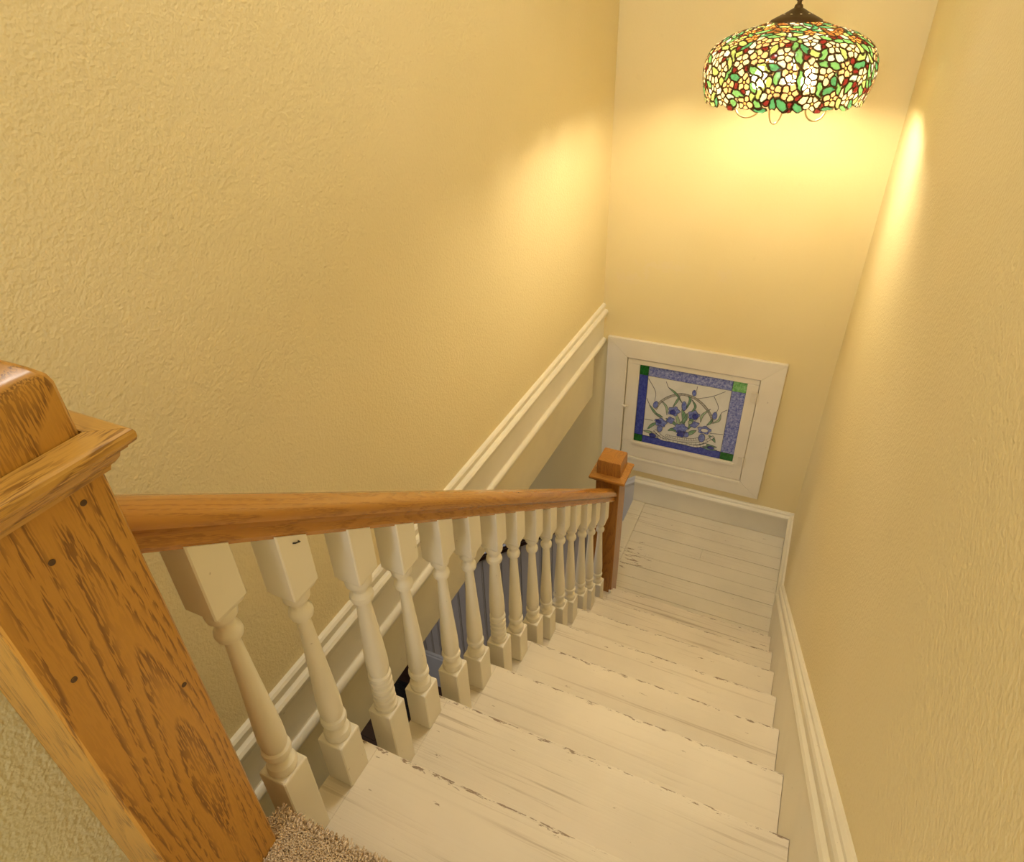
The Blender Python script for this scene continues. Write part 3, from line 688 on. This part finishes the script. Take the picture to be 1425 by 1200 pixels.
polys = []
for i in range(len(sites)):
    th0, v0, a, b, rot = A_[i]; r = RV[i]
    p_ = np.outer(np.cos(ang)*a, ts); q_ = np.outer(np.sin(ang)*b, ts)
    du = p_*ca_[i]-q_*sa_[i]; dv = p_*sa_[i]+q_*ca_[i]
    th = th0+du/r; v = v0+dv
    dt = np.abs((A_[:, 0]-th0+PI) % (2*PI)-PI)*r
    j = np.where((np.hypot(dt, A_[:, 1]-v0) < 0.075) & (np.arange(len(sites)) != i))[0]
    other = dist_to(j, th, v).min(0); own = np.broadcast_to(ts, other.shape)
    ok = (own < other) & (v > 0.001) & (v < rim(th))
    first = np.where(ok.all(1), len(ts)-1, np.argmax(~ok, 1)-1); first = np.maximum(first, 0)
    tb = ts[first]
    tb = 0.5*tb+0.25*np.roll(tb, 1)+0.25*np.roll(tb, -1)
    polys.append((th0, v0, (np.cos(ang)*a*ca_[i]-np.sin(ang)*b*sa_[i])*tb, (np.cos(ang)*a*sa_[i]+np.sin(ang)*b*ca_[i])*tb, r))
LG = {}
def lamp_glass(name, col, tr_=0.18):
    mt = bpy.data.materials.new('lamp_glass_'+name); mt.use_nodes = True; nt = mt.node_tree; nt.nodes.clear()
    out = N(nt, 'ShaderNodeOutputMaterial'); v = coords(nt)
    c = mixc(nt, noise(nt, v, 40, 3), tuple(x*0.75 for x in col), tuple(min(1, x*1.2) for x in col))
    cd_ = mixc(nt, 1.0, c, (0.52, 0.52, 0.52), 'MULTIPLY'); t1 = N(nt, 'ShaderNodeBsdfTranslucent'); t2 = N(nt, 'ShaderNodeBsdfTransparent'); d = N(nt, 'ShaderNodeBsdfDiffuse'); gl = N(nt, 'ShaderNodeBsdfGlossy'); gl.inputs['Roughness'].default_value = 0.15
    for s, cc in ((t1, cd_), (t2, c), (d, cd_)): L(nt, cc, s.inputs['Color'])
    m1 = N(nt, 'ShaderNodeMixShader'); m1.inputs[0].default_value = tr_; L(nt, t1.outputs[0], m1.inputs[1]); L(nt, t2.outputs[0], m1.inputs[2])
    m2 = N(nt, 'ShaderNodeMixShader'); m2.inputs[0].default_value = 0.48; L(nt, m1.outputs[0], m2.inputs[1]); L(nt, d.outputs[0], m2.inputs[2])
    m3 = N(nt, 'ShaderNodeMixShader'); m3.inputs[0].default_value = 0.05; L(nt, m2.outputs[0], m3.inputs[1]); L(nt, gl.outputs[0], m3.inputs[2])
    L(nt, m3.outputs[0], out.inputs[0]); return mt
LG = {'cream': lamp_glass('cream', (0.90, 0.68, 0.40)), 'peach': lamp_glass('peach', (0.88, 0.50, 0.22)), 'orange': lamp_glass('orange', (0.80, 0.28, 0.06)), 'white': lamp_glass('white', (0.86, 0.80, 0.62)), 'pale': lamp_glass('pale', (0.62, 0.72, 0.52)),
      'green': lamp_glass('green', (0.16, 0.36, 0.11), .15), 'deep_green': lamp_glass('deep_green', (0.07, 0.25, 0.10), .15), 'lime': lamp_glass('lime', (0.40, 0.48, 0.14), .15), 'red': lamp_glass('red', (0.17, 0.016, 0.012), .05),
      'brown': lamp_glass('brown', (0.24, 0.09, 0.02), .06), 'heart': lamp_glass('amber', (0.92, 0.52, 0.14))}
order = list(LG)
def poly_mesh(mb, P_, k_in):
    th0, v0, du, dv, r = P_; n = len(du)
    th = th0+du*k_in/r; v = np.clip(v0+dv*k_in, 0, VT)
    ring = surf(th, v, 0.0); c_ = surf(np.array([th0]), np.array([v0]), 0.0016)
    mb.add(list(c_)+list(ring), [(0, 1+k, 1+(k+1) % n) for k in range(n)])
size = np.array([np.hypot(p[2], p[3]).max()+np.sqrt(np.mean(p[2]**2+p[3]**2)) for p in polys])
cd = np.array([CP[0]-PX, CP[1]-PY]); cth = math.atan2(cd[1], cd[0])
facing = np.cos(A_[:, 0]-cth) > 0.05
rank = [i for i in np.argsort(-size) if facing[i]][:280]
single = set(rank)
came = MB(); rest = {}
for i, P_ in enumerate(polys):
    th0, v0, du, dv, r = P_; n = NR_
    rad = np.hypot(du, dv).mean(); k_in = max(0.55, 1-0.0009/max(rad, 1e-4))
    if rad < 0.0012: continue
    a = surf(th0+du*(k_in-0.04)/r, np.clip(v0+dv*(k_in-0.04), 0, VT), 0.0008); b = surf(th0+du*1.05/r, np.clip(v0+dv*1.05, 0, VT), 0.0012); b2 = surf(th0+du*1.30/r, np.clip(v0+dv*1.30, 0, VT), -0.0012)
    came.add(list(a)+list(b)+list(b2), [(k, (k+1) % n, n+(k+1) % n, n+k) for k in range(n)]+[(n+k, n+(k+1) % n, 2*n+(k+1) % n, 2*n+k) for k in range(n)])
    if i in single:
        mb = MB(); poly_mesh(mb, P_, k_in)
        mb.build('leaf_glass' if kinds[i] in ('green', 'deep_green', 'lime') else 'glass_piece', LG[kinds[i]], lamp, 'keep')
    else: poly_mesh(rest.setdefault(kinds[i], MB()), P_, k_in)
came_o = came.build('lead_came', M['lead'], lamp, 'keep'); came_o['kind'] = 'stuff'
big = MB(); idx = []
for kx, kd in enumerate(order):
    if kd in rest: n0 = len(big.f); big.add(rest[kd].v, rest[kd].f); idx += [kx]*(len(big.f)-n0)
go = big.build('small_glass_pieces', LG[order[0]], lamp, 'keep'); go['kind'] = 'stuff'
for kd in order[1:]: go.data.materials.append(LG[kd])
go.data.polygons.foreach_set('material_index', idx)
q = MB(); q.lathe([(0.078, 0.218), (0.082, 0.224), (0.078, 0.230), (0.058, 0.240), (0.036, 0.250), (0.022, 0.258), (0.014, 0.262), (0.012, 0.270), (0.007, 0.274), (0.007, 0.283)], 32)
q.build('shade_cap', M['brass'], lamp, True)
for k in range(10):
    a = 2*PI*k/10; q = MB(); q.lathe([(0.0035, 0), (0.0035, 0.0012), (0.002, 0.0018)], 10); o = q.build('vent_stud', M['wire'], lamp, True); o.location = (0.046*math.cos(a), 0.046*math.sin(a), 0.2455)
q = MB(); q.tube([(0.0125*math.cos(t), 0, 0.0125*math.sin(t)) for t in np.linspace(0, 2*PI, 20)[:-1]], 0.0026, 8, True); ringm = q.build('hanging_ring', M['brass'], lamp, True); ringm.location = (0, 0, 0.293); ringm.rotation_euler = (0, 0, YAW)
q = MB(); q.tube([(0.0075*math.cos(t), 0, 0.014*math.sin(t)) for t in np.linspace(0, 2*PI, 20)[:-1]], 0.0018, 6, True)
cl = q.build('chain_link', M['brass'], lamp, True); k = 0; z = 0.317
while z < ZC-2.42-0.03:
    o = cl if k == 0 else link('chain_link', cl.data, lamp); o.location = (0, 0, z); o.rotation_euler = (0, 0, 0.3+(k % 2)*PI/2); k += 1; z += 0.0235
q = MB(); q.tube([(0.004, 0.004, 0.28), (0.006, -0.003, 0.6), (0.003, 0.005, 1.2), (0, 0, ZC-2.421)], 0.003, 6); q.build('electric_cord', M['brass'], lamp, True)
q = MB(); q.lathe([(0.06, ZC-2.421), (0.06, ZC-2.43), (0.03, ZC-2.46), (0.01, ZC-2.465)], 24); q.build('canopy', M['brass'], lamp, True)
q = MB(); q.lathe([(0.009, 0.262), (0.009, 0.10), (0.02, 0.095), (0.02, 0.075), (0.008, 0.07)], 16); q.build('stem', M['brass'], lamp, True)
bm_, bnt, bb = newmat('lit_bulb'); bb.inputs['Base Color'].default_value = (1, .9, .7, 1); bb.inputs['Emission Color'].default_value = (1.0, 0.85, 0.58, 1); bb.inputs['Emission Strength'].default_value = LAMP_POWER
for k in range(3):
    a = cth+0.9+2*PI*k/3; bx, by = 0.09*math.cos(a), 0.09*math.sin(a)
    q = MB(); q.tube([(0.015*math.cos(a), 0.015*math.sin(a), 0.085), (bx*0.6, by*0.6, 0.075), (bx*0.8, by*0.8, 0.09)], 0.007, 8); q.build('lamp_arm', M['brass'], lamp, True)
    q = MB(); q.lathe([(0.002, -0.03), (0.016, -0.024), (0.022, -0.010), (0.023, 0.004), (0.018, 0.018), (0.011, 0.030), (0.010, 0.040)], 16); o = q.build('bulb', bm_, lamp, True); o.location = (bx, by, 0.06)
for (dx, w_, h_) in ((-0.105, 0.030, 0.034), (0.012, 0.020, 0.045), (0.10, 0.036, 0.028)):   # wire loops below the rim
    tx, ty = -math.sin(cth), math.cos(cth); ex, ey = math.cos(cth), math.sin(cth)
    pts = [(tx*(-dx+w_*math.cos(t))+ex*0.20, ty*(-dx+w_*math.cos(t))+ey*0.20, -0.004-h_*math.sin(t)) for t in np.linspace(-0.25, PI+0.25, 18)]
    q = MB(); q.tube(pts, 0.0026, 8); q.build('wire_loop', M['wire'], lamp, True)

# ------------------------------------------------------------------ added out-of-view fill light, brightens treads and walls
cf = empty('ceiling_fill_light', (0.115, -0.75, ZC), 'added round fill light above the stairs, out of view', 'lamp')
q = MB(); q.lathe([(0.23, 0.0), (0.23, -0.02), (0.22, -0.025)], 40); q.build('base', M['brass'], cf, True)
gm, gnt, gb = newmat('fill_light_glow'); gb.inputs['Emission Color'].default_value = (1.0, 0.97, 0.90, 1); gb.inputs['Emission Strength'].default_value = CEILING_FILL_POWER
q = MB(); q.lathe([(0.218, -0.0255), (0.21, -0.05), (0.17, -0.08), (0.10, -0.098), (0.02, -0.104)], 40); q.build('diffuser', gm, cf, True)
